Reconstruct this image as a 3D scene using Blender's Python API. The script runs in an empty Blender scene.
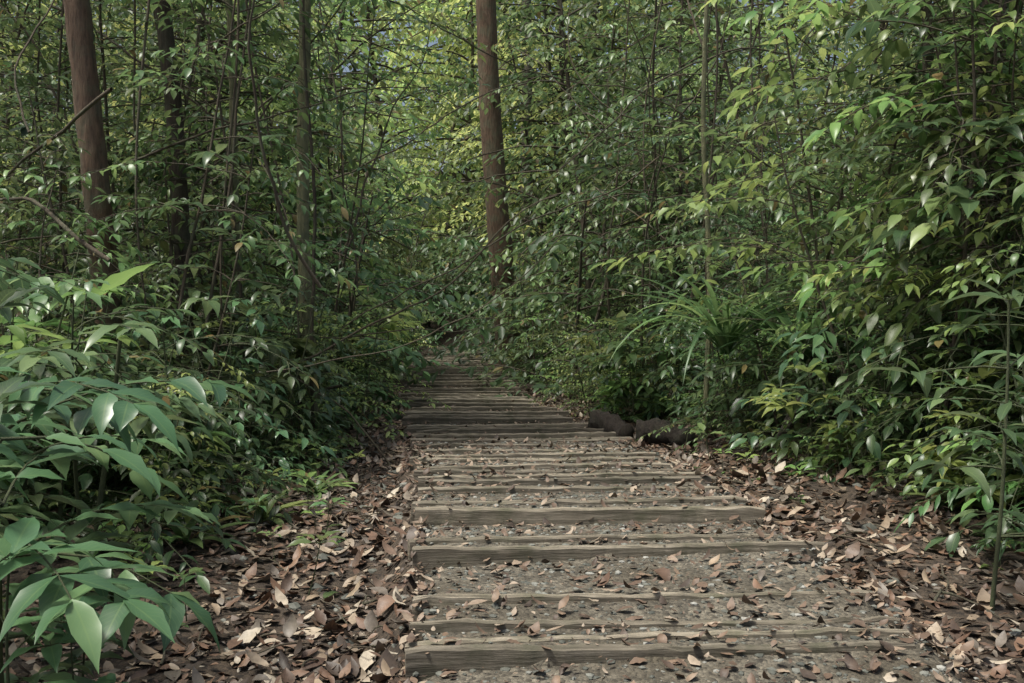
import bpy, math, random
import numpy as np
from mathutils import Vector, Matrix
random.seed(7); np.random.seed(7)
scene=bpy.context.scene
COL=scene.collection

# ------------------------------------------------------------------ layout
EY=[-3,2.5,4,5.2,5.9,9.7,14.4,20,30,40]
EL=[-.15,-.3,-.385,-.50,-.52,-.99,-1.54,-1.95,-2.46,-2.9]
ER=[1.65,1.54,1.44,1.30,1.24,.83,.28,-.12,-.60,-.9]
PY=[-3,2.5,3.4,4.5,5.2,6.2,7.2,9.7,14.4,30,60]
PZ=[.0,.09,.13,.16,.19,.22,.20,.04,-.10,-.22,-.2]
Lx=lambda y:np.interp(y,EY,EL)
Rx=lambda y:np.interp(y,EY,ER)
Pz=lambda y:np.interp(y,PY,PZ)
def sst(t): t=np.clip(t,0,1); return t*t*(3-2*t)
def nz(x,y):
    return (np.sin(x*1.7+y*.9)+np.sin(x*-.8+y*2.3+1.3)+.6*np.sin(x*4.1+2.*np.sin(y*1.9))+.5*np.sin(y*5.3+x*3.1)
            +.35*np.sin(x*11.3+y*7.7)+.35*np.sin(x*-9.1+y*12.9))/3.8
def gz(x,y):
    x=np.asarray(x,float); y=np.asarray(y,float)
    l=Lx(y); r=Rx(y); p=Pz(y)
    ul=l-x; ur=x-r
    near=1-sst((y-7)/5)
    z=p-.12
    dl=.04+.13*near
    zl=p-.02-dl*sst(ul/.22)+.09*np.clip(ul-1.1,0,14)+nz(x,y)*.045*sst(ul/.5)
    zr=p-.03-.05*sst(ur/.2)+.12*np.clip(ur-.9,0,14)+nz(x,y)*.05*sst(ur/.5)
    z=np.where(ul>0,zl,z); z=np.where(ur>0,zr,z)
    z=z+np.clip(y-32,0,60)*.22
    return z

# ------------------------------------------------------------------ materials
def newmat(name):
    m=bpy.data.materials.new(name); m.use_nodes=True
    nt=m.node_tree; nt.nodes.clear()
    return m,nt,nt.nodes,nt.links
def ramp(N,stops,interp='LINEAR'):
    r=N.new('ShaderNodeValToRGB'); e=r.color_ramp; e.interpolation=interp
    while len(e.elements)<len(stops): e.elements.new(.5)
    for i,(p,c) in enumerate(stops):
        e.elements[i].position=p; e.elements[i].color=(c[0],c[1],c[2],1)
    return r
def mathn(N,L,op,a,b=None,c=None):
    n=N.new('ShaderNodeMath'); n.operation=op
    for i,v in enumerate((a,b,c)):
        if v is None: continue
        if isinstance(v,(int,float)): n.inputs[i].default_value=v
        else: L.new(v,n.inputs[i])
    return n.outputs[0]
def leafmat(name,stops,rough=.38,trans=.28,dead=0.01,vein=.3,detail=True,spec=.5):
    m,nt,N,L=newmat(name)
    g=N.new('ShaderNodeNewGeometry'); oi=N.new('ShaderNodeObjectInfo')
    r=ramp(N,stops); L.new(g.outputs['Random Per Island'],r.inputs[0])
    hs=N.new('ShaderNodeHueSaturation'); hs.inputs['Saturation'].default_value=.93
    mr=N.new('ShaderNodeMapRange'); mr.inputs[3].default_value=.55; mr.inputs[4].default_value=1.5
    L.new(oi.outputs['Random'],mr.inputs[0]); L.new(mr.outputs[0],hs.inputs['Value'])
    f=mathn(N,L,'FRACT',mathn(N,L,'MULTIPLY',oi.outputs['Random'],17.3))
    mr2=N.new('ShaderNodeMapRange'); mr2.inputs[3].default_value=.455; mr2.inputs[4].default_value=.525
    L.new(f,mr2.inputs[0]); L.new(mr2.outputs[0],hs.inputs['Hue'])
    L.new(r.outputs[0],hs.inputs['Color'])
    col=hs.outputs[0]
    if detail:
        uv=N.new('ShaderNodeUVMap'); uv.uv_map='UVMap'
        sp=N.new('ShaderNodeSeparateXYZ'); L.new(uv.outputs[0],sp.inputs[0])
        a=mathn(N,L,'ABSOLUTE',mathn(N,L,'SUBTRACT',sp.outputs[0],.5))
        mid=mathn(N,L,'LESS_THAN',a,.035)
        w=mathn(N,L,'SINE',mathn(N,L,'MULTIPLY',mathn(N,L,'SUBTRACT',sp.outputs[1],mathn(N,L,'MULTIPLY',a,.5)),62.))
        sv=mathn(N,L,'MULTIPLY',mathn(N,L,'GREATER_THAN',w,.86),.4)
        vv=mathn(N,L,'MULTIPLY',mathn(N,L,'MAXIMUM',mid,sv),vein)
        mx=N.new('ShaderNodeMix'); mx.data_type='RGBA'
        L.new(vv,mx.inputs[0]); L.new(col,mx.inputs[6]); mx.inputs[7].default_value=(.18,.27,.10,1)
        col=mx.outputs[2]
    dd=mathn(N,L,'LESS_THAN',mathn(N,L,'FRACT',mathn(N,L,'MULTIPLY',g.outputs['Random Per Island'],91.7)),dead)
    mx2=N.new('ShaderNodeMix'); mx2.data_type='RGBA'
    L.new(dd,mx2.inputs[0]); L.new(col,mx2.inputs[6]); mx2.inputs[7].default_value=(.16,.13,.05,1)
    bs=N.new('ShaderNodeBsdfPrincipled'); L.new(mx2.outputs[2],bs.inputs['Base Color'])
    bs.inputs['Roughness'].default_value=rough
    bs.inputs['Specular IOR Level'].default_value=spec
    tr=N.new('ShaderNodeBsdfTranslucent')
    hs3=N.new('ShaderNodeHueSaturation'); hs3.inputs['Hue'].default_value=.48; hs3.inputs['Value'].default_value=2.1; hs3.inputs['Saturation'].default_value=.95
    L.new(mx2.outputs[2],hs3.inputs['Color']); L.new(hs3.outputs[0],tr.inputs[0])
    ms=N.new('ShaderNodeMixShader'); ms.inputs[0].default_value=trans
    L.new(bs.outputs[0],ms.inputs[1]); L.new(tr.outputs[0],ms.inputs[2])
    o=N.new('ShaderNodeOutputMaterial'); L.new(ms.outputs[0],o.inputs[0])
    return m
G1=leafmat('leaf_dark',[(0,(.026,.06,.021)),(.5,(.047,.10,.035)),(1,(.092,.155,.052))])
G2=leafmat('leaf_mid',[(0,(.036,.082,.027)),(.6,(.068,.135,.042)),(1,(.135,.215,.063))])
G3=leafmat('leaf_light',[(0,(.07,.145,.036)),(.6,(.125,.22,.05)),(1,(.22,.32,.08))],trans=.36)
G4=leafmat('leaf_bluegreen',[(0,(.034,.082,.037)),(.6,(.06,.128,.053)),(1,(.11,.19,.075))],rough=.34,dead=.006)
G5=leafmat('leaf_far',[(0,(.10,.18,.045)),(.6,(.17,.27,.07)),(1,(.28,.39,.11))],rough=.5,trans=.42,detail=False)
G6=leafmat('leaf_far_dark',[(0,(.03,.068,.025)),(.6,(.052,.105,.036)),(1,(.09,.155,.05))],rough=.45,detail=False)

def barkmat(name,c1,c2,moss=.3,scale=1.):
    m,nt,N,L=newmat(name)
    tc=N.new('ShaderNodeTexCoord'); mp=N.new('ShaderNodeMapping'); mp.inputs['Scale'].default_value=(14*scale,14*scale,2.6*scale)
    L.new(tc.outputs['Object'],mp.inputs[0])
    n1=N.new('ShaderNodeTexNoise'); n1.inputs['Scale'].default_value=2.; n1.inputs['Detail'].default_value=9; n1.inputs['Roughness'].default_value=.72
    L.new(mp.outputs[0],n1.inputs[0])
    r=ramp(N,[(.3,c1),(.7,c2)]); L.new(n1.outputs[0],r.inputs[0])
    n2=N.new('ShaderNodeTexNoise'); n2.inputs['Scale'].default_value=4.; n2.inputs['Detail'].default_value=8; n2.inputs['Roughness'].default_value=.65
    L.new(tc.outputs['Object'],n2.inputs[0])
    r2=ramp(N,[(.46,(0,0,0)),(.6,(1,1,1))]); L.new(n2.outputs[0],r2.inputs[0])
    mm=mathn(N,L,'MULTIPLY',r2.outputs[0],moss)
    mx=N.new('ShaderNodeMix'); mx.data_type='RGBA'; L.new(mm,mx.inputs[0]); L.new(r.outputs[0],mx.inputs[6]); mx.inputs[7].default_value=(.12,.14,.085,1)
    b=N.new('ShaderNodeBsdfPrincipled'); L.new(mx.outputs[2],b.inputs['Base Color']); b.inputs['Roughness'].default_value=.9
    bp=N.new('ShaderNodeBump'); bp.inputs['Strength'].default_value=1.; bp.inputs['Distance'].default_value=.04
    L.new(n1.outputs[0],bp.inputs['Height']); L.new(bp.outputs[0],b.inputs['Normal'])
    o=N.new('ShaderNodeOutputMaterial'); L.new(b.outputs[0],o.inputs[0])
    return m
B_red=barkmat('bark_brown',(.05,.032,.02),(.22,.14,.09),.45)
B_pale=barkmat('bark_pale_mossy',(.13,.13,.065),(.38,.37,.21),.7)
B_dark=barkmat('bark_dark',(.03,.024,.018),(.12,.092,.065),.35)
B_log=barkmat('rotten_log',(.014,.011,.008),(.05,.038,.028),.15)
B_twig=barkmat('twig',(.06,.048,.035),(.15,.12,.08),.4)
B_green=barkmat('green_twig',(.05,.065,.03),(.1,.12,.05),.3)

def groundmat(name,cols,sc=9.,bump=.02,cell=38,lowh=1.,moss=0.):
    m,nt,N,L=newmat(name)
    tc=N.new('ShaderNodeTexCoord')
    n1=N.new('ShaderNodeTexNoise'); n1.inputs['Scale'].default_value=sc; n1.inputs['Detail'].default_value=10; n1.inputs['Roughness'].default_value=.7
    L.new(tc.outputs['Object'],n1.inputs[0])
    r=ramp(N,cols); L.new(n1.outputs[0],r.inputs[0])
    v=N.new('ShaderNodeTexVoronoi'); v.inputs['Scale'].default_value=cell
    L.new(tc.outputs['Object'],v.inputs[0])
    hs=N.new('ShaderNodeHueSaturation'); L.new(r.outputs[0],hs.inputs['Color'])
    sp=N.new('ShaderNodeSeparateColor'); L.new(v.outputs['Color'],sp.inputs[0])
    mr=N.new('ShaderNodeMapRange'); mr.inputs[3].default_value=.5; mr.inputs[4].default_value=1.6
    L.new(sp.outputs[0],mr.inputs[0]); L.new(mr.outputs[0],hs.inputs['Value'])
    col=hs.outputs[0]
    if moss:
        n3=N.new('ShaderNodeTexNoise'); n3.inputs['Scale'].default_value=1.7; n3.inputs['Detail'].default_value=9; n3.inputs['Roughness'].default_value=.7
        L.new(tc.outputs['Object'],n3.inputs[0])
        r3=ramp(N,[(.45,(0,0,0)),(.62,(moss,moss,moss))]); L.new(n3.outputs[0],r3.inputs[0])
        mx=N.new('ShaderNodeMix'); mx.data_type='RGBA'; L.new(r3.outputs[0],mx.inputs[0]); L.new(col,mx.inputs[6]); mx.inputs[7].default_value=(.06,.05,.032,1); col=mx.outputs[2]
    b=N.new('ShaderNodeBsdfPrincipled'); L.new(col,b.inputs['Base Color']); b.inputs['Roughness'].default_value=.92
    n2=N.new('ShaderNodeTexNoise'); n2.inputs['Scale'].default_value=70; n2.inputs['Detail'].default_value=6
    L.new(tc.outputs['Object'],n2.inputs[0])
    h=mathn(N,L,'ADD',mathn(N,L,'ADD',mathn(N,L,'MULTIPLY',n1.outputs[0],lowh),mathn(N,L,'MULTIPLY',n2.outputs[0],.6)),mathn(N,L,'MULTIPLY',v.outputs['Distance'],-.7))
    bp=N.new('ShaderNodeBump'); bp.inputs['Strength'].default_value=1.; bp.inputs['Distance'].default_value=bump
    L.new(h,bp.inputs['Height']); L.new(bp.outputs[0],b.inputs['Normal'])
    o=N.new('ShaderNodeOutputMaterial'); L.new(b.outputs[0],o.inputs[0])
    return m
M_ground=groundmat('forest_floor_soil',[(.3,(.022,.016,.011)),(.55,(.055,.04,.027)),(.75,(.10,.074,.047))])
M_path=groundmat('path_gravel_dirt',[(.3,(.045,.04,.03)),(.5,(.10,.089,.067)),(.72,(.18,.162,.125))],9.,.016,62,.35,.7)

def islandmat(name,stops,rough=.7):
    m,nt,N,L=newmat(name)
    g=N.new('ShaderNodeNewGeometry'); r=ramp(N,stops,'LINEAR'); L.new(g.outputs['Random Per Island'],r.inputs[0])
    tc=N.new('ShaderNodeTexCoord'); no=N.new('ShaderNodeTexNoise'); no.inputs['Scale'].default_value=35; no.inputs['Detail'].default_value=5
    L.new(tc.outputs['Object'],no.inputs[0])
    mr=N.new('ShaderNodeMapRange'); mr.inputs[3].default_value=.4; mr.inputs[4].default_value=1.5; L.new(no.outputs[0],mr.inputs[0])
    hs=N.new('ShaderNodeHueSaturation'); L.new(r.outputs[0],hs.inputs['Color']); L.new(mr.outputs[0],hs.inputs['Value'])
    b=N.new('ShaderNodeBsdfPrincipled'); L.new(hs.outputs[0],b.inputs['Base Color']); b.inputs['Roughness'].default_value=rough
    bp=N.new('ShaderNodeBump'); bp.inputs['Strength'].default_value=.5; bp.inputs['Distance'].default_value=.006
    L.new(no.outputs[0],bp.inputs['Height']); L.new(bp.outputs[0],b.inputs['Normal'])
    o=N.new('ShaderNodeOutputMaterial'); L.new(b.outputs[0],o.inputs[0])
    return m
M_litter=islandmat('dead_leaf',[(0,(.035,.025,.017)),(.2,(.08,.05,.033)),(.4,(.135,.08,.052)),(.55,(.2,.122,.078)),(.65,(.10,.082,.066)),(.78,(.17,.145,.115)),(.9,(.28,.21,.14)),(1,(.42,.37,.29))],.55)
M_litter2=islandmat('dead_leaf_grey',[(0,(.04,.028,.02)),(.4,(.11,.073,.05)),(.7,(.18,.122,.082)),(1,(.34,.28,.21))],.6)
M_stone=islandmat('stone',[(0,(.05,.055,.045)),(.5,(.11,.115,.096)),(.85,(.18,.185,.16)),(1,(.32,.32,.29))],.75)

def woodmat():
    m,nt,N,L=newmat('weathered_timber')
    tc=N.new('ShaderNodeTexCoord'); mp=N.new('ShaderNodeMapping'); mp.inputs['Scale'].default_value=(2.,40,40)
    L.new(tc.outputs['Object'],mp.inputs[0])
    oi=N.new('ShaderNodeObjectInfo')
    ad=N.new('ShaderNodeVectorMath'); ad.operation='ADD'; L.new(mp.outputs[0],ad.inputs[0])
    sc=N.new('ShaderNodeVectorMath'); sc.operation='SCALE'; L.new(oi.outputs['Location'],sc.inputs[0]); sc.inputs['Scale'].default_value=7.
    L.new(sc.outputs[0],ad.inputs[1])
    n=N.new('ShaderNodeTexNoise'); n.inputs['Scale'].default_value=1.; n.inputs['Detail'].default_value=9; n.inputs['Roughness'].default_value=.7
    L.new(ad.outputs[0],n.inputs[0])
    r=ramp(N,[(.3,(.055,.046,.032)),(.5,(.165,.143,.105)),(.72,(.35,.31,.24))]); L.new(n.outputs[0],r.inputs[0])
    n2=N.new('ShaderNodeTexNoise'); n2.inputs['Scale'].default_value=6.; n2.inputs['Detail'].default_value=9; n2.inputs['Roughness'].default_value=.7; L.new(tc.outputs['Object'],n2.inputs[0])
    r2=ramp(N,[(.46,(0,0,0)),(.68,(.75,.75,.75))]); L.new(n2.outputs[0],r2.inputs[0])
    mx=N.new('ShaderNodeMix'); mx.data_type='RGBA'; L.new(r2.outputs[0],mx.inputs[0]); L.new(r.outputs[0],mx.inputs[6]); mx.inputs[7].default_value=(.07,.072,.04,1)
    mr=N.new('ShaderNodeMapRange'); mr.inputs[3].default_value=.7; mr.inputs[4].default_value=1.25; L.new(oi.outputs['Random'],mr.inputs[0])
    hs=N.new('ShaderNodeHueSaturation'); L.new(mx.outputs[2],hs.inputs['Color']); L.new(mr.outputs[0],hs.inputs['Value'])
    b=N.new('ShaderNodeBsdfPrincipled'); L.new(hs.outputs[0],b.inputs['Base Color']); b.inputs['Roughness'].default_value=.8
    bp=N.new('ShaderNodeBump'); bp.inputs['Strength'].default_value=.8; bp.inputs['Distance'].default_value=.012
    L.new(n.outputs[0],bp.inputs['Height']); L.new(bp.outputs[0],b.inputs['Normal'])
    o=N.new('ShaderNodeOutputMaterial'); L.new(b.outputs[0],o.inputs[0])
    return m
M_wood=woodmat()

# ------------------------------------------------------------------ mesh builder
def template(ns,profile):
    t=np.linspace(0,1,ns+1); w=np.interp(t,profile[0],profile[1])
    V=[];F=[];UV=[]
    for i in range(ns+1):
        for s in (-1,0,1):
            V.append((s*w[i],t[i],abs(s)*w[i])); UV.append((.5+.5*s,t[i]))
    for i in range(ns):
        a=i*3
        F.append((a,a+1,a+4,a+3)); F.append((a+1,a+2,a+5,a+4))
    return np.array(V),np.array(F),np.array(UV)
PRO_E=([0,.08,.25,.5,.75,.9,1],[.02,.3,.8,1,.72,.33,.0])
PRO_L=([0,.1,.35,.6,.85,1],[.02,.45,.95,1,.5,.0])
PRO_S=([0,.1,.6,1],[.7,.9,1,.02])
PRO_D=([0,.08,.25,.45,.7,.85,.93,1],[.02,.4,.9,1,.62,.25,.07,.0])
T_HI=template(6,PRO_E); T_MD=template(4,([0,.25,.5,.75,1],[.04,.85,1,.62,.02])); T_DR=template(8,PRO_D)
T_LAN=template(7,PRO_L); T_STR=template(9,PRO_S)
T_LO=(np.array([(0,0,0),(.9,.35,0),(.75,.65,0),(0,1,0),(-.75,.65,0),(-.9,.35,0)]),np.array([(0,1,2,3),(0,3,4,5)]),np.array([(.5,0),(1,.35),(1,.65),(.5,1),(0,.65),(0,.35)]))
class Bld:
    def __init__(s): s.leaf={}; s.tubes=[]
    def add(s,key,p,d,u,L,W,bend=.5,fold=.25,mi=0):
        s.leaf.setdefault((key,mi),[]).append((*p,*d,*u,L,W,bend,fold))
    def tube(s,pts,r0,r1,sides=5,mi=1,rough=0): s.tubes.append((np.array(pts,float),r0,r1,sides,mi,rough))
    def mesh(s,name,mats):
        T={'hi':T_HI,'lo':T_LO,'lan':T_LAN,'str':T_STR,'md':T_MD,'dr':T_DR}
        VV=[];FF=[];UU=[];MM=[];off=0
        for (k,mi),rows in s.leaf.items():
            tv,tf,tu=T[k]; A=np.array(rows); n=len(A)
            P=A[:,0:3];D=A[:,3:6];U=A[:,6:9];Ln=A[:,9];W=A[:,10];b=np.maximum(np.abs(A[:,11]),1e-3)*np.where(A[:,11]<0,-1,1);fo=A[:,12]
            D=D/np.linalg.norm(D,axis=1,keepdims=True)
            S=np.cross(D,U); S/=np.maximum(np.linalg.norm(S,axis=1,keepdims=True),1e-6)
            Nn=np.cross(S,D)
            t=tv[:,1][None,:]; x=tv[:,0][None,:]; f=tv[:,2][None,:]
            th=b[:,None]*t
            a1=np.sin(th)/b[:,None]*Ln[:,None]; a2=-(1-np.cos(th))/b[:,None]*Ln[:,None]
            lf=f*(fo*W)[:,None]*.5
            if k in('hi','dr','lan'):
                phs=np.random.rand(n,1)*6; lf=lf+f*W[:,None]*.07*np.sin(t*14+phs+x*2)
            nd=np.sin(th)*lf; nn=np.cos(th)*lf
            V=P[:,None,:]+D[:,None,:]*(a1+nd)[:,:,None]+Nn[:,None,:]*(a2+nn)[:,:,None]+S[:,None,:]*(x*W[:,None]*.5)[:,:,None]
            V=V.reshape(-1,3); F=(tf[None]+(np.arange(n)*len(tv))[:,None,None]).reshape(-1,4)+off
            VV.append(V);FF.append(F);UU.append(tu[tf.reshape(-1)][None].repeat(n,0).reshape(-1,2)); MM.append(np.full(len(F),mi)); off+=len(V)
        for pts,r0,r1,sd,mi,rg in s.tubes:
            n=len(pts); tg=np.gradient(pts,axis=0); tg/=np.maximum(np.linalg.norm(tg,axis=1,keepdims=True),1e-9)
            ref=np.array([1.,0,0]) if abs(tg[0][2])>.7 else np.array([0,0,1.])
            a=np.cross(tg,ref); a/=np.maximum(np.linalg.norm(a,axis=1,keepdims=True),1e-9); bb=np.cross(tg,a)
            r=np.linspace(r0,r1,n); an=np.arange(sd)/sd*2*math.pi
            rr=r[:,None]*np.ones((1,sd))
            if rg: rr=rr*(1+rg*(np.random.rand(n,sd)-.5))
            V=pts[:,None,:]+rr[:,:,None]*(a[:,None,:]*np.cos(an)[None,:,None]+bb[:,None,:]*np.sin(an)[None,:,None])
            V=V.reshape(-1,3)
            i=np.arange(n-1)[:,None]; j=np.arange(sd)[None,:]; j2=(j+1)%sd
            F=np.stack([i*sd+j,i*sd+j2,(i+1)*sd+j2,(i+1)*sd+j],-1).reshape(-1,4)+off
            VV.append(V);FF.append(F);UU.append(np.tile([[0.2,0.]],(len(F)*4,1)));MM.append(np.full(len(F),mi)); off+=len(V)
        V=np.concatenate(VV);F=np.concatenate(FF);U=np.concatenate(UU);M=np.concatenate(MM)
        me=bpy.data.meshes.new(name)
        me.vertices.add(len(V)); me.vertices.foreach_set('co',V.astype(np.float32).ravel())
        me.loops.add(len(F)*4); me.loops.foreach_set('vertex_index',F.astype(np.int32).ravel())
        me.polygons.add(len(F)); me.polygons.foreach_set('loop_start',(np.arange(len(F))*4).astype(np.int32))
        me.polygons.foreach_set('loop_total',np.full(len(F),4,np.int32))
        me.polygons.foreach_set('material_index',M.astype(np.int32))
        me.polygons.foreach_set('use_smooth',np.ones(len(F),bool))
        uv=me.uv_layers.new(name='UVMap'); uv.data.foreach_set('uv',U.astype(np.float32).ravel())
        for m in mats: me.materials.append(m)
        me.update()
        return me
def obj(name,me,loc=(0,0,0),rz=0,sc=1,parent=None,tilt=(0,0)):
    o=bpy.data.objects.new(name,me); COL.objects.link(o); o.location=loc; o.rotation_euler=(tilt[0],tilt[1],rz)
    o.scale=(sc,sc,sc) if isinstance(sc,(int,float)) else sc
    if parent: o.parent=parent
    return o
def empty(name,loc=(0,0,0)):
    o=bpy.data.objects.new(name,None); COL.objects.link(o); o.location=loc; o.empty_display_size=.2; return o

R=random.uniform
def unit(v):
    x,y,z=v; n=math.sqrt(x*x+y*y+z*z) or 1e-9; return np.array((x/n,y/n,z/n))
def cross(a,b): return np.array((a[1]*b[2]-a[2]*b[1],a[2]*b[0]-a[0]*b[2],a[0]*b[1]-a[1]*b[0]))
UPZ=np.array([0,0,1.])
def twig(B,p,d,ln,LL,LW,step,key,droop=.25,ang=58,r=.004,bend=.6,pair=False,jit=18,tubes=True):
    n=max(3,int(ln/step)); pts=[np.array(p)]; d=unit(d)
    for i in range(n):
        d=unit(d+np.array([R(-.06,.06),R(-.06,.06),-droop*step*1.8+R(-.03,.03)])); pts.append(pts[-1]+d*step)
    if tubes: B.tube(pts,r,r*.4,3)
    for i in range(1,len(pts)):
        d=unit(pts[i]-pts[i-1])
        h=cross(d,UPZ)
        if abs(h[0])+abs(h[1])<.1: h=np.array([1.,0,0])
        h=unit(h)
        for s in ((1,-1) if pair else ((1,) if i%2 else (-1,))):
            a=math.radians(ang+R(-jit,jit))
            ld=d*math.cos(a)+h*s*math.sin(a)+np.array([0,0,R(-.45,.15)])
            up=(R(-.45,.45),R(-.45,.45),1.)
            k=R(.5,1.18)*(1-.35*abs(i/n-.5))
            B.add(key,pts[i],ld,up,LL*k,LW*k,R(.2,bend*1.8),R(.1,.5))
    B.add(key,pts[-1],d,[R(-.3,.3),R(-.3,.3),1],LL,LW,R(.2,bend),.3)
def path3(p,d,ln,n,droop,wob):
    pts=[np.array(p,float)]; d=unit(d)
    for i in range(n):
        d=unit(d+np.array([R(-wob,wob),R(-wob,wob),R(-wob,wob)-droop/n]))
        pts.append(pts[-1]+d*ln/n)
    return pts
def shrub(name,seed,H,nb,bl,LL,LW,key='hi',step=.05,start=.15,r=.015,mats=None,nt=4,lean=.1,conic=.5,stems=1,droop=.8,el=(.1,.75),tubes=True,wob=.05):
    random.seed(seed); np.random.seed(seed); B=Bld()
    for s in range(stems):
        az=R(0,6.28); l=lean+(.25 if stems>1 else 0)
        sp=path3([R(-.1,.1)*(stems>1),R(-.1,.1)*(stems>1),-.1],[l*math.cos(az),l*math.sin(az),1],H*R(.8,1)+.1,12,-.1,wob)
        B.tube(sp,r,r*.3,6)
        ph=R(0,6)
        for i in range(nb//stems):
            f=start+(1-start)*(i+R(0,.8))/(nb//stems); f=min(f,.99)
            k=f*12; a=int(k); p=sp[a]+(sp[a+1]-sp[a])*(k-a)
            ph+=2.4+R(-.6,.6)
            L=bl*(1-conic*f)*R(.4,1.25)
            bp=path3(p,[math.cos(ph),math.sin(ph),R(*el)],L,6,droop,.12)
            B.tube(bp,r*.35,r*.15,4)
            for j in range(nt):
                q=1+5*(j+R(0,.9))/nt; q=min(q,5.9); a=int(q); pp=bp[a]+(bp[a+1]-bp[a])*(q-a)
                dd=unit(bp[a+1]-bp[a]); h=unit(cross(dd,UPZ)); s2=1 if j%2 else -1
                twig(B,pp,dd*.7+h*s2*R(.5,.9),L*R(.25,.5),LL,LW,step,key,tubes=tubes)
            twig(B,bp[-1],bp[-1]-bp[-2],L*.35,LL,LW,step,key,tubes=tubes)
    return B.mesh(name,mats)
def frondplant(name,seed,n,FL,LL,LW,mats,H=.2,step=.035,e=(.6,1.8),droop=.9,key='md',jit=.05):
    random.seed(seed); np.random.seed(seed); B=Bld(); ph=0
    if H>.3: B.tube(path3([0,0,-.1],[R(-.1,.1),R(-.1,.1),1],H+.1,6,0,.04),.014,.009,6)
    for i in range(n):
        ph+=2.4+R(-.3,.3)
        L=FL*R(.6,1.15)
        pts=path3([0,0,H*R(.55,1)],[math.cos(ph),math.sin(ph),R(*e)],L,int(L/step),droop*1.7,.03)
        B.tube(pts,.005,.002,4)
        m=len(pts)
        for k in range(max(1,int(m*.18)),m):
            d=unit(pts[k]-pts[k-1]); h=unit(cross(d,UPZ)); t=k/m
            sc=math.sin(min(1,(t-.1)*1.25)*math.pi*.9)**.6 if t>.1 else .3
            sc=max(sc,.4)
            for s in (1,-1):
                if random.random()<.07: continue
                a=math.radians(R(48,72)); ld=d*math.cos(a)+h*s*math.sin(a)+np.array([0,0,R(-.3,.12)])
                B.add(key,pts[k]+d*R(-jit,jit)*step*4,ld,(R(-.35,.35),R(-.35,.35),1.),LL*sc*R(.75,1.1),LW*R(.8,1.1),R(.2,1.),R(.15,.4))
        B.add(key,pts[-1],pts[-1]-pts[-2],(R(-.2,.2),R(-.2,.2),1.),LL*.9,LW,R(.2,.8),.3)
    return B.mesh(name,mats)
def whorl(name,seed,H,tiers,LL,LW,mats,nl=8,r=.01,side=3,sb=.3,bend=1.,key='lan',el=(-.15,.55)):
    random.seed(seed); np.random.seed(seed); B=Bld()
    sp=path3([0,0,-.1],[R(-.12,.12),R(-.12,.12),1],H+.1,10,-.05,.05); B.tube(sp,r,r*.45,7)
    def cl(p,d,n,k):
        ph=R(0,6)
        for i in range(n):
            ph+=2.4
            ld=np.array([math.cos(ph),math.sin(ph),R(*el)])+unit(d)*.3
            s=k*R(.5,1.15)
            st=p+unit(ld)*.03
            B.tube([p,st],.0025,.002,3)
            B.add(key,st,ld,[R(-.25,.25),R(-.25,.25),1],LL*s,LW*s,R(.3,bend*1.3),R(.15,.45))
    cl(sp[-1],sp[-1]-sp[-2],nl,1)
    for t in range(tiers):
        f=.3+.65*(t+R(0,.5))/tiers; k=int(f*10); p=sp[k]
        for j in range(side):
            a=R(0,6.28); bp=path3(p,[math.cos(a),math.sin(a),R(.2,.7)],sb*R(.5,1.3),4,.5,.08)
            B.tube(bp,r*.45,r*.25,4); cl(bp[-1],bp[-1]-bp[-2],nl-2,R(.7,1))
    return B.mesh(name,mats)
def rosette(name,seed,n,LL,LW,mats,bend=1.2,el=(.5,1.6),key='str',fold=.4):
    random.seed(seed); np.random.seed(seed); B=Bld(); ph=0
    for i in range(n):
        ph+=2.4+R(-.3,.3); e=R(*el)
        B.add(key,[R(-.03,.03),R(-.03,.03),0],[math.cos(ph),math.sin(ph),e],[0.01,0,1],LL*R(.6,1.1),LW*R(.8,1.1),bend*R(.6,1.3),fold)
    return B.mesh(name,mats)

# ------------------------------------------------------------------ ground
def axis(fine,lo,hi,step,grow):
    a=list(np.arange(fine[0],fine[1],step)); s=step; v=a[-1]
    while v<hi: s*=grow; v+=s; a.append(v)
    s=step; v=a[0]
    while v>lo: s*=grow; v-=s; a.insert(0,v)
    return np.array(a)
xs=axis((-3.,3.6),-150,150,.05,1.09); ys=axis((2.2,13),-40,180,.06,1.05)
X,Y=np.meshgrid(xs,ys); Z=gz(X,Y)
def gridmesh(name,X,Y,Z,mat):
    ny,nx=X.shape
    V=np.stack([X,Y,Z],-1).reshape(-1,3)
    i=np.arange(ny-1)[:,None]; j=np.arange(nx-1)[None,:]
    F=np.stack([i*nx+j,i*nx+j+1,(i+1)*nx+j+1,(i+1)*nx+j],-1).reshape(-1,4)
    me=bpy.data.meshes.new(name); me.from_pydata(V.tolist(),[],F.tolist()); me.materials.append(mat)
    me.polygons.foreach_set('use_smooth',np.ones(len(F),bool)); me.update(); return obj(name,me)
gridmesh('ground',X,Y,Z,M_ground)

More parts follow.
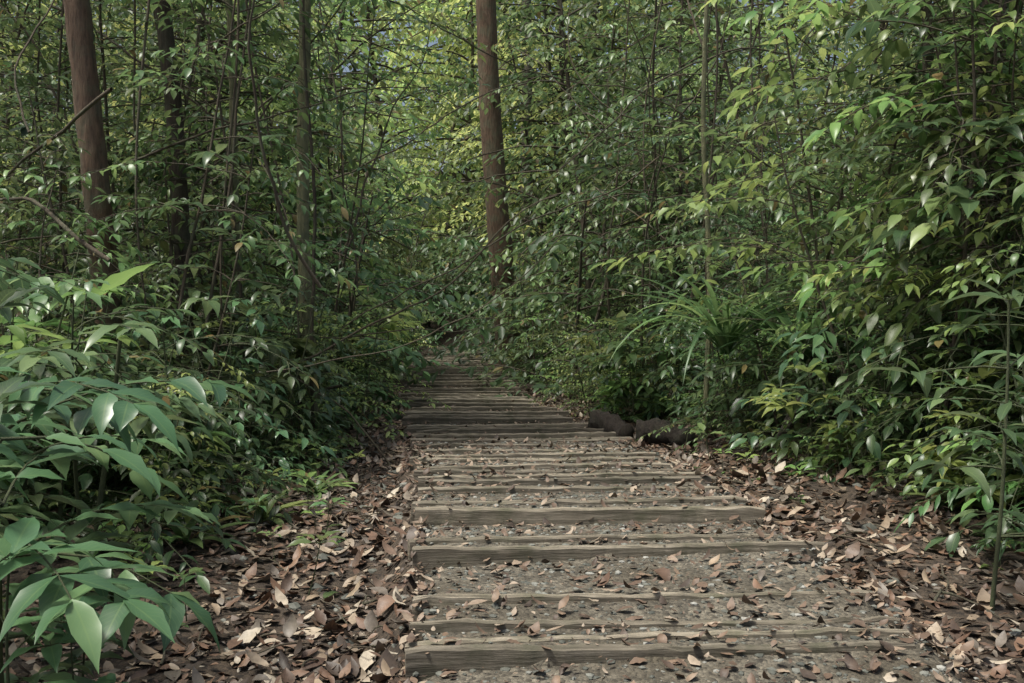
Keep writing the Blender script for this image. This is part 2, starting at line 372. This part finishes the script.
# ------------------------------------------------------------------ timber beams (y centre, left ext, right ext, top z, height, depth, rot)
beams=[(2.9,-.02,.25,.135,.12,.035,.05),
 (3.30,.0,-.12,.195,.2,.04,.06),(3.41,.0,-.1,.19,.12,.03,.06),
 (3.60,.0,-.03,.18,.12,.028,.055),(3.86,.0,.0,.2,.14,.03,.05),
 (4.50,.0,.06,.235,.2,.04,.045),(4.64,.03,-.05,.238,.12,.035,.05),
 (5.18,.0,.02,.265,.2,.045,.035),(5.33,.02,-.02,.275,.12,.04,.035),
 (5.76,.02,-.02,.262,.12,.035,.045),(5.95,-.02,-.0,.278,.14,.035,.04),(6.07,.02,-.04,.282,.12,.03,.045),(6.3,.04,-.05,.272,.1,.03,.05),(6.5,.02,-.1,.268,.1,.03,.06),
 (6.85,.0,-.15,.262,.12,.035,.045),(6.99,.05,-.1,.262,.1,.03,.05),(7.35,.02,-.2,.24,.1,.03,.05),(7.9,.0,-.2,.20,.1,.03,.06)]
NB=len(beams)
random.seed(3)
yy=8.35
while yy<33:
    beams.append((yy,R(-.1,.1),R(-.15,.08),float(Pz(yy))+.05+R(-.012,.02),.12,R(.03,.055),R(.01,.085)))
    yy+=random.choice([.11,.14,.3,.38,.46,.6])
FRONT={0:(.03,.0),1:(.075,.015),2:(.012,.012),3:(.03,.012),4:(.028,.012),5:(.095,.022),6:(.015,.014),7:(.09,.08),8:(.02,.018),9:(.03,.025),10:(.035,.03),14:(.03,.03)}
def pathz(x,y):
    x=np.asarray(x,float); y=np.asarray(y,float)
    t=np.clip((x-Lx(y))/(Rx(y)-Lx(y)),0,1); xc=(Lx(y)+Rx(y))/2
    z=Pz(y)+.0*x
    by=[b[0] for b in beams[:NB]]
    for i in range(-1,NB):
        rot_=.048
        ys_=(by[i] if i>=0 else 0.)+(x-xc)*rot_; ye=(by[i+1] if i+1<NB else 8.6)+(x-xc)*rot_
        zs=(beams[i][3]-.014) if i>=0 else .08
        if i+1<NB:
            fl,fr=FRONT.get(i+1,(.022,.02)); ze=beams[i+1][3]-(fl+(fr-fl)*t)
        else: ze=Pz(y)+.005
        u=np.clip((y-ys_)/(ye-ys_),0,1)
        z=np.where((y>=ys_)&(y<ye),zs+(ze-zs)*sst(u*.9+.05),z)
    return z
xs2=np.linspace(0,1,60); ys2=np.concatenate([np.arange(1.2,8.6,.02),np.arange(8.6,34,.1)])
TT,YY=np.meshgrid(xs2,ys2)
l=Lx(YY)+.015; r=Rx(YY)-.02
XX=l+(r-l)*TT
def pn(x,y): return nz(x*2,y*2)*.006+np.sin(x*23+y*17)*np.sin(y*29-x*11)*.0025
ZZ=pathz(XX,YY)+pn(XX,YY)-.003
edge=np.minimum(TT,1-TT)
ZZ-= .04*(1-sst(edge/.05))*(np.random.rand(*TT.shape)*.5+.5)
ZZ[:,0]=gz(Lx(YY[:,0])-.05,YY[:,0])-.12; ZZ[:,-1]=gz(Rx(YY[:,0])+.05,YY[:,0])-.12
XX[:,0]+=-.02
gridmesh('path',XX,YY,ZZ,M_path)
def surf(A): return pathz(A[:,0],A[:,1])+pn(A[:,0],A[:,1])-.003

steps=empty('wooden_trail_steps')
def beam(i,b):
    y,le,re,top,h,dp,rot=b
    x0=float(Lx(y))-le-.01; x1=float(Rx(y))+re
    L=x1-x0; n=26; hh=h/2; bv=min(.009,dp*.25)
    prof=[(-dp/2,-hh),(dp/2,-hh),(dp/2,hh-bv),(dp/2-bv,hh),(-dp/2+bv,hh),(-dp/2,hh-bv)]
    rs=np.random.RandomState(i)
    V=[];F=[]
    ph=rs.rand(6)*6
    for k in range(n+1):
        x=-L/2+L*k/n
        wy=.01*math.sin(x*3+ph[0])+rs.normal(0,.0018); wz=.008*math.sin(x*2.3+ph[1])+rs.normal(0,.0025)
        sh=.93 if k in (0,n) else 1
        for (a,c) in prof:
            V.append((x+(rs.normal(0,.006) if k in(0,n) else 0),a*sh+wy+rs.normal(0,.0018),c*(sh if c>0 else 1)+wz+rs.normal(0,.0018)))
    m=6
    for k in range(n):
        for j in range(m): F.append((k*m+j,k*m+(j+1)%m,(k+1)*m+(j+1)%m,(k+1)*m+j))
    F.append(tuple(range(m))[::-1]); F.append(tuple(n*m+j for j in range(m)))
    me=bpy.data.meshes.new('beam'); me.from_pydata(V,[],F); me.materials.append(M_wood)
    o=obj('timber_beam_%d'%(i+1),me,((x0+x1)/2,y,top-hh),rot+rs.normal(0,.006),1,steps)
    o.rotation_euler[1]=rs.normal(0,.004)
for i,b in enumerate(beams): beam(i,b)

# ------------------------------------------------------------------ litter and stones
def litter(name,pts,zs,mats,smin,smax,tilt=.35):
    B=Bld()
    for (x,y),z in zip(pts,zs):
        a=R(0,6.28); s=smin+(smax-smin)*random.random()**2
        B.add(random.choice(['md','lan']),[x,y,z+R(.004,.03)],[math.cos(a),math.sin(a),R(-tilt,tilt)],[R(-tilt,tilt),R(-tilt,tilt),1],s,s*R(.35,.6),R(-1.4,1.4),R(-.5,.6),mi=0)
    return obj(name,B.mesh(name,mats))
random.seed(11)
pts=[]
while len(pts)<22000:
    y=2.2+ (random.random()**1.6)*15; side=random.random()<.55
    if side: x=float(Lx(y))-abs(random.gauss(0,1))*1.15*(1+y*.03)+.06
    else: x=float(Rx(y))+abs(random.gauss(0,1))*1.05*(1+y*.03)-.06
    pts.append((x,y))
A=np.array(pts); zs=gz(A[:,0],A[:,1])
litter('leaf_litter',pts,zs,[M_litter],.03,.13)
pts=[]
while len(pts)<9500:
    y=2.2+random.random()**1.3*16; t=random.random(); t=t if random.random()<.5 else (t**3 if random.random()<.4 else 1-t**3)
    pts.append((float(Lx(y)+(Rx(y)-Lx(y))*t),y))
A=np.array(pts); litter('path_leaf_litter',pts,surf(A)-.003,[M_litter2],.012,.08,.2)
pts=[(float(Lx(y)+(Rx(y)-Lx(y))*t),y) for y,t in [(4.32,.33),(3.2,.97),(4.2,.55),(3.15,.85),(4.9,.3),(3.5,.2),(5.0,.6),(4.0,.4),(3.9,.75),(2.9,.5),(6.6,.7),(5.6,.9),(7.8,.5),(8,.9),(4.15,.8),(4.3,.7),(4.95,.8)]]
A=np.array(pts); litter('fallen_leaves',pts,surf(A),[M_litter],.08,.14,.15)

def stones(name,pts,zs,s0,s1):
    import bmesh
    bm=bmesh.new(); bmesh.ops.create_icosphere(bm,subdivisions=1,radius=1); V0=np.array([v.co[:] for v in bm.verts]); F0=np.array([[v.index for v in f.verts] for f in bm.faces]); bm.free()
    VV=[];FF=[]
    for i,((x,y),z) in enumerate(zip(pts,zs)):
        s=s0+(s1-s0)*random.random()**3; sc=np.array([R(.7,1.3),R(.6,1.1),R(.35,.7)])*s
        a=R(0,6.28); V=V0*sc*(1+(np.random.rand(len(V0),1)-.5)*.45)
        c,sn=math.cos(a),math.sin(a); V=V@np.array([[c,sn,0],[-sn,c,0],[0,0,1]])+[x,y,z]
        VV.append(V);FF.append(F0+i*len(V0))
    me=bpy.data.meshes.new(name); me.from_pydata(np.concatenate(VV).tolist(),[],np.concatenate(FF).tolist()); me.materials.append(M_stone); return obj(name,me)
random.seed(5)
pts=[]
for i in range(8000):
    y=2.2+random.random()**1.4*9; t=random.random(); pts.append((float(Lx(y)+(Rx(y)-Lx(y))*t),y))
A=np.array(pts); stones('gravel',pts,surf(A),.003,.022)
pts=[]
for i in range(420):
    y=2.4+random.random()*8
    x=float(Lx(y))-abs(random.gauss(0,.7))-.05 if random.random()<.6 else float(Rx(y))+abs(random.gauss(0,.7))+.05
    pts.append((x,y))
A=np.array(pts); stones('rocks',pts,gz(A[:,0],A[:,1]),.015,.06)

# ------------------------------------------------------------------ plant library
LIB={}
LIB['s1']=[shrub('shrub_a%d'%i,100+i,R(1.2,1.8),14,.75,.12,.045,key='md',mats=[G1,B_green],nt=4,step=.055,stems=2,r=.012) for i in range(2)]
LIB['s2']=[shrub('shrub_b%d'%i,120+i,R(1.3,2.),13,.8,.19,.075,key='dr',mats=[G4,B_green],nt=3,step=.085,stems=2,r=.013) for i in range(3)]
LIB['s3']=[shrub('shrub_c%d'%i,125+i,R(1.0,1.6),16,.7,.075,.034,key='md',mats=[G3,B_green],nt=4,step=.038,stems=2,r=.010) for i in range(1)]
LIB['sb']=[whorl('broad_shrub_%d'%i,130+i,R(1.,1.5),5,.34,.12,[[G2,G3][i],B_green],nl=8,side=3,sb=.45,key='dr') for i in range(2)]
LIB['sf']=[frondplant('frond_%d'%i,135+i,9,1.3,.24,.036,[G2,B_green],H=.25,step=.07) for i in range(2)]
LIB['fe']=[frondplant('fern_%d'%i,137+i,9,.5,.10,.022,[G2,B_green],H=.03,step=.026,e=(.4,1.4)) for i in range(1)]
LIB['sm']=[shrub('herb_%d'%i,140+i,R(.35,.6),8,.35,.12,.052,key='md',mats=[[G2,G4,G3][i],B_green],nt=2,step=.055,stems=2,r=.006) for i in range(3)]
LIB['se']=[whorl('seedling_%d'%i,150+i,R(.14,.22),1,.10,.042,[[G3,G2][i],B_green],nl=6,side=1,sb=.08,key='dr',r=.004) for i in range(2)]
LIB['p1']=[shrub('sapling_a%d'%i,160+i,R(3.2,4.8),20,1.35,.14,.05,key='md',mats=[G1,B_twig],nt=5,step=.065,start=.15,r=.022,conic=.4,wob=.1) for i in range(3)]
LIB['p2']=[shrub('sapling_b%d'%i,180+i,R(3.2,4.8),18,1.4,.21,.078,key='dr',mats=[G2,B_twig],nt=4,step=.1,start=.15,r=.022,conic=.4,wob=.1) for i in range(3)]
LIB['p3']=[shrub('sapling_c%d'%i,200+i,R(3,4.5),26,1.1,.085,.034,key='md',mats=[G2,B_twig],nt=5,step=.045,start=.1,r=.018,conic=.4,wob=.1) for i in range(2)]
LIB['p4']=[shrub('sapling_d%d'%i,220+i,R(3.6,4.8),20,1.5,.2,.07,key='dr',mats=[G3,B_twig],nt=4,step=.09,start=.3,r=.022,conic=.4,wob=.08) for i in range(2)]
LIB['pb']=[whorl('broad_sapling_%d'%i,226+i,R(3.,3.8),9,.4,.13,[[G4,G2][i],B_twig],nl=8,side=2,sb=.7,key='dr',r=.02,bend=1.1) for i in range(2)]
LIB['sl']=[shrub('slender_%d'%i,230+i,R(6,7.5),22,1.5,.15,.058,key='md',mats=[G2,B_twig],nt=5,step=.075,start=.3,r=.022,conic=.3,wob=.09) for i in range(3)]
LIB['t1']=[shrub('small_tree_%d'%i,240+i,R(8,10),44,2.5,.19,.085,key='lo',mats=[[G6,G2,G5][i],B_dark],nt=8,step=.11,start=.2,r=.06,conic=.4,tubes=False) for i in range(3)]
LIB['t1d']=[LIB['t1'][0]]
LIB['t2']=[shrub('bg_tree_%d'%i,260+i,R(13,17),60,4.6,.32,.18,key='lo',mats=[G5,B_dark],nt=10,step=.2,start=.08,r=.14,conic=.45,tubes=False) for i in range(3)]
LIB['fb']=[shrub('far_bush_%d'%i,280+i,R(2.2,3.),20,1.6,.2,.1,key='lo',mats=[G6,B_dark],nt=5,step=.1,start=.02,r=.03,conic=.3,stems=2,tubes=False) for i in range(2)]
random.seed(21)
def place(kind,x,y,sc,parent,sink=.0,tilt=.1):
    me=random.choice(LIB[kind])
    return obj(kind+'_plant',me,(x,y,float(gz(x,y))-sink),R(0,6.28),sc,parent,(R(-tilt,tilt),R(-tilt,tilt)))
U=empty('forest_undergrowth'); SA=empty('sapling_thicket'); TR=empty('forest_trees'); BG=empty('distant_forest')
def mar_l(y): return float(np.interp(y,[0,3,5,7,9,12,40],[1.3,1.3,1.15,.85,.5,.35,.3]))
def mar_r(y): return float(np.interp(y,[0,3,5,7,9,12,40],[1.0,.95,.9,.6,.45,.3,.25]))
def halfw(y): return .53*y+1.
def scatter(n,kinds,y0,y1,rad,sc,parent,pw=1.,maxoff=99,bias=1.,side=None):
    for c in range(n):
        y=y0+(y1-y0)*random.random()**pw; s=R(*sc)
        lf=(random.random()<.5) if side is None else side=='L'
        if lf:
            e=float(Lx(y))-mar_l(y)-rad*s; lim=max(e+halfw(y),.4); x=e-min(lim,maxoff)*random.random()**bias
        else:
            e=float(Rx(y))+mar_r(y)+rad*s; lim=max(halfw(y)-e,.4); x=e+min(lim,maxoff)*random.random()**bias
        if y<5 and abs(x)<2.4 and rad>.5: continue
        if .4<x<2.05 and 7.9<y<11.2: continue
        place(random.choice(kinds),x,y,s,parent)
scatter(120,['sm','sm','sm','fe'],3.6,12,.2,(.5,1.2),U,1.2,1.5)
scatter(90,['sm','s3'],9,30,.1,(.6,1.2),U,1,1.2)
scatter(62,['s1','s2','sb','s3','s1','sf'],4.8,11,.4,(.7,1.2),U,1.,4,1.1,'L')
scatter(60,['s1','s2','sb','s3','sf','s1','sb'],4.8,13,.4,(.6,1.15),U,1.,5,1.1,'R')
scatter(100,['s1','s2','s3','fb','sb'],11,34,.3,(.9,1.4),U,1,7,1.4)
scatter(15,['p1','p3','p2','pb'],6.8,12,.75,(.55,.8),SA,1.,4,1.,'L')
scatter(19,['sl'],7.5,15,.4,(.8,1.05),SA,1.,6,1.,'L')
scatter(45,['p1','p2','p3','p2','p4','sl','pb','p1'],5.8,14,.7,(.7,1.1),SA,1.,6,1.,'R')
scatter(80,['p1','p2','p3','p4','sl','pb'],14,34,.6,(.9,1.5),SA,1.,11,1.2)
scatter(17,['t1'],12,22,1.1,(.8,1.1),TR,1,9,1.)
scatter(20,['t1'],20,38,1.2,(.9,1.4),TR,1,12,1.1)
for x,y,s in [(-3.9,20,1.2),(1.6,19,1.15),(1.9,25,1.3)]: place('t1',x,y,s,TR)
for x,y,s in [(-2.6,34.5,.62),(-1.2,35.5,.7),(.2,34.,.6),(-3.8,33.5,.65)]: place('t1d',x,y,s,TR,sink=1.)
for i in range(27):
    y=R(40,68); x=(-.58+1.16*(i+.5)/27)*y+R(-2,2)
    place('t2',x,y,R(1.,1.45),BG)
for x,y,s in [(-2.,40,1.),(1.5,41,1.1),(4,42,1.2),(-5,43,1.2),(0.2,49,1.3)]: place('t2',x,y,s,BG)
for i in range(64):
    y=R(33.5,41); x=-1.6+R(-1,1)*random.random()*9; place('fb',x,y,R(.5,1.3),U)
for x,y,s in [(.25,20.6,.95),(.7,20.,1.),(.2,23.2,1.),(.45,18.2,.7),(-2.7,22.,.8),(-2.9,27.,.9),(.0,27.,.9)]: place('fb',x,y,s,U)
for i in range(46):
    lf=random.random()<.65; y=R(4.,9)
    x=float(Lx(y))-R(.45,1.5) if lf else float(Rx(y))+R(.3,1.2)
    place('se',x,y,R(.6,1.3),U)

# ------------------------------------------------------------------ hero plants
W1=[whorl('broadleaf_%d'%i,300+i,1.15,4,.31,.115,[G4,B_green],nl=7,side=2,sb=.3,bend=.9,key='dr') for i in range(3)]
W2=[whorl('longleaf_%d'%i,320+i,1.2,4,.27,.075,[G4,B_green],nl=6,side=2,sb=.32,bend=1.3,r=.01,key='dr') for i in range(2)]
def hero(name,me,x,y,sc=1,rz=None,dz=0): return obj(name,me,(x,y,float(gz(x,y))+dz),R(0,6.28) if rz is None else rz,sc)
CL=[frondplant('compound_%d'%i,330+i,11,.6,.23,.068,[G4,B_green],H=1.0,step=.1,e=(.1,1.),droop=.5,key='dr') for i in range(2)]
hero('compound_leaf_sapling',CL[0],-1.42,2.75,1.08)
hero('compound_leaf_sapling',CL[1],-1.8,3.4,1.15)
hero('broadleaf_sapling',W1[2],-1.55,3.0,.95)
hero('broadleaf_sapling',W1[1],-1.25,2.5,.68)
hero('broadleaf_sapling',W1[2],-1.2,2.75,.42)
hero('broadleaf_sapling',W1[0],-1.45,3.3,.5)
hero('broadleaf_sapling',W1[0],-2.1,3.6,.95)
hero('broadleaf_sapling',W1[2],-2.3,4.4,1.1)
hero('compound_leaf_sapling',CL[0],-2.1,4.9,1.1)
hero('longleaf_sapling',W2[0],1.95,4.0,1.05)
hero('longleaf_sapling',W2[1],2.3,4.4,.85)
hero('longleaf_sapling',W2[1],2.75,4.9,1.1)
PAN=rosette('pandan',400,40,1.5,.05,[G2,B_green],bend=1.7,el=(.8,3.))
hero('pandan_palm',PAN,1.85,8.6,1.0,dz=.85); hero('pandan_palm',PAN,2.4,8.3,.95,dz=.7)
FERN=rosette('birdnest_fern',410,16,.42,.065,[G2,B_green],bend=1.1,el=(.5,1.8),key='lan')
for x,y,s in [(-1.5,5.9,.9),(-1.75,5.3,.9),(-1.35,6.8,.8),(-2.1,5.8,1.1),(2.5,5.6,.7),(-1.8,4.4,.6)]: hero('birdnest_fern',FERN,x,y,s)
for x,y,s in [(3.0,6.3,1.),(3.9,7.2,1.1),(2.8,8.6,1.)]: hero('young_tree',random.choice(LIB['p4']),x,y,s)
for x,y,s in [(3.2,5.6,.75),(2.6,7.4,.7)]: hero('young_tree',random.choice(LIB['p2']),x,y,s)

def tree(name,base,top,r,mat,H,seed=0):
    random.seed(500+seed); np.random.seed(500+seed)
    x,y=base; z=float(gz(x,y)); e=empty(name,(x,y,z))
    d=np.array([top[0]-x,top[1]-y,top[2]-z]); B=Bld()
    n=60; k=H/d[2]
    pts=[]
    for i in range(n+1):
        t=i/n; w=math.sin(t*math.pi*2+seed)*.06
        pts.append(np.array([d[0]*k*t+w*math.sin(t*9)+R(-.006,.006),d[1]*k*t+w*.5,-.2+H*t]))
    B.tube([p for p in pts],r,r*.45,18,0,.1)
    B.tube([pts[0]-[0,0,.1],pts[0]+[0,0,.15],pts[0]+(pts[2]-pts[0])*1.2],r*1.7,r*.95,18,0,.1)
    tips=[]
    for i in range(9):
        t=.6+.4*i/9; p=pts[int(t*n)]; a=i*2.4
        bp=path3(p,[math.cos(a),math.sin(a),R(.4,1)],H*.22*R(.6,1),6,.3,.15); B.tube(bp,r*.3,r*.08,6,0); tips.append(bp)
    obj('trunk',B.mesh(name+'_trunk',[mat]),(0,0,0),0,1,e)
    C=Bld()
    for bp in tips:
        for q in range(6):
            a=R(0,6.28); p=bp[random.randint(2,6)]
            twig(C,p,[math.cos(a),math.sin(a),R(-.2,.5)],R(.6,1.3),.2,.09,.12,'lo')
    obj('crown',C.mesh(name+'_crown',[G3,B_twig]),(0,0,0),0,1,e)
tree('rainforest_tree',(-3.2,7.9),(-3.42,7.9,3.8),.115,B_red,13,seed=1)
tree('rainforest_tree',(-.08,22.),(-.60,22.,8.),.28,B_red,20,seed=2)
tree('rainforest_tree',(-1.83,9.2),(-1.9,9.2,4.2),.065,B_pale,11,seed=3)
tree('rainforest_tree',(-2.6,10.),(-2.8,10.,4.4),.045,B_pale,12,seed=4)
tree('rainforest_tree',(-2.95,9.5),(-3.3,9.5,4.3),.09,B_dark,13,seed=5)
tree('rainforest_tree',(3.2,7.9),(3.25,7.9,3.8),.05,B_dark,11,seed=6)
tree('rainforest_tree',(3.95,8.2),(3.9,8.2,3.8),.16,B_dark,13,seed=7)
tree('rainforest_tree',(.55,32),(.4,32,11),.22,B_dark,20,seed=8)
tree('rainforest_tree',(4.5,8.9),(4.6,8.9,4.1),.09,B_red,12,seed=10)
tree('rainforest_tree',(-1.72,8.8),(-1.77,8.8,4.1),.018,B_dark,8,seed=11)
tree('rainforest_tree',(1.9,9.8),(1.87,9.8,4.3),.03,B_pale,9,seed=13)

# lianas and dead sticks woven through the thicket
random.seed(77); V=Bld()
for i in range(85):
    sd=random.choice([-1,-1,1]); y=R(6.5,17)
    x=(float(Lx(y))-R(.5,4)) if sd<0 else (float(Rx(y))+R(.7,4)); z=float(gz(x,y))+R(.3,4.5)
    p=np.array([x,y,z]); d=unit([R(-1,1),R(-.5,.5),R(-.5,1.1)]); pts=[p]
    for k in range(22):
        d=unit(d+np.array([R(-.2,.2),R(-.2,.2),R(-.2,.2)])); pts.append(pts[-1]+d*.15)
    V.tube(pts,R(.006,.018),R(.003,.008),5,0,.1)
for i in range(16):
    sd=random.choice([-1,1]); y=R(7,14); x=(float(Lx(y))-R(.8,3.5)) if sd<0 else (float(Rx(y))+R(1,3.5))
    p0=np.array([x,y,5.5]); p1=np.array([x+R(-.7,.7),y+R(-.5,.5),float(gz(x,y))])
    V.tube([p0+(p1-p0)*t+np.array([.1*math.sin(t*7+i),.05*math.sin(t*5),0]) for t in np.linspace(0,1,24)],.012,.009,5,0,.15)
obj('lianas',V.mesh('lianas',[B_twig]))
S=Bld()
for i in range(130):
    y=2.6+R(0,8); x=(float(Lx(y))-abs(random.gauss(0,.8))-.05) if random.random()<.6 else float(Rx(y))+abs(random.gauss(0,.7))+.05
    a=R(0,6.28); z=float(gz(x,y))+.02; L_=R(.1,.5)
    S.tube([[x+math.cos(a)*L_*t+R(-.01,.01),y+math.sin(a)*L_*t+R(-.01,.01),z+.02*math.sin(t*4)] for t in np.linspace(0,1,6)],R(.003,.008),.002,5,0,.2)
obj('fallen_twigs',S.mesh('fallen_twigs',[B_twig]))

def log(name,p0,p1,r,seed):
    np.random.seed(seed); B=Bld(); p0=np.array(p0);p1=np.array(p1)
    pts=[p0+(p1-p0)*t+np.array([0,0,.03*math.sin(t*5)]) for t in np.linspace(0,1,14)]
    B.tube([pts[0]]+pts+[pts[-1]],r,r*.75,14,0,.5); me=B.mesh(name,[B_log])
    n=len(me.vertices)
    for k in list(range(14))+list(range(n-14,n)):
        c=pts[0] if k<14 else pts[-1]; me.vertices[k].co=Vector(c)+(me.vertices[k].co-Vector(c))*.1
    obj(name,me)
log('fallen_log',(1.22,9.3,float(gz(1.22,9.3))+.11),(1.6,8.9,float(gz(1.6,8.9))+.12),.12,1)
log('fallen_log',(.86,10.1,float(gz(.86,10.1))+.12),(1.12,9.6,float(gz(1.12,9.6))+.12),.12,2)
log('fallen_log',(1.95,7.2,.32),(2.4,7.9,.8),.035,3)

# ------------------------------------------------------------------ light
w=bpy.data.worlds.new('World'); scene.world=w; w.use_nodes=True
N=w.node_tree.nodes; L=w.node_tree.links
sk=N.new('ShaderNodeTexSky'); sk.sky_type='NISHITA'; sk.sun_disc=False
el=math.radians(68); az=math.radians(-115)
sk.sun_elevation=el; sk.sun_rotation=az; sk.air_density=1.; sk.dust_density=6.; sk.ozone_density=.4
bg=N['Background']; bg.inputs[1].default_value=.14; L.new(sk.outputs[0],bg.inputs[0])
sl=bpy.data.lights.new('sun','SUN'); sl.energy=4.7; sl.angle=math.radians(12); sl.color=(1,.98,.9)
so=bpy.data.objects.new('sun',sl); COL.objects.link(so)
dirv=Vector((math.sin(az)*math.cos(el),math.cos(az)*math.cos(el),math.sin(el)))
so.rotation_euler=dirv.to_track_quat('Z','Y').to_euler(); so.location=(0,0,30)
cam=bpy.data.cameras.new('camera'); cam.lens=35; cam.sensor_width=36; cam.clip_end=1000; cam.clip_start=.05
co=bpy.data.objects.new('camera',cam); COL.objects.link(co); co.location=(0,0,1.35); co.rotation_euler=(math.radians(90-2.4),0,0)
scene.camera=co
scene.view_settings.view_transform='Standard'; scene.view_settings.look='None'; scene.view_settings.exposure=0
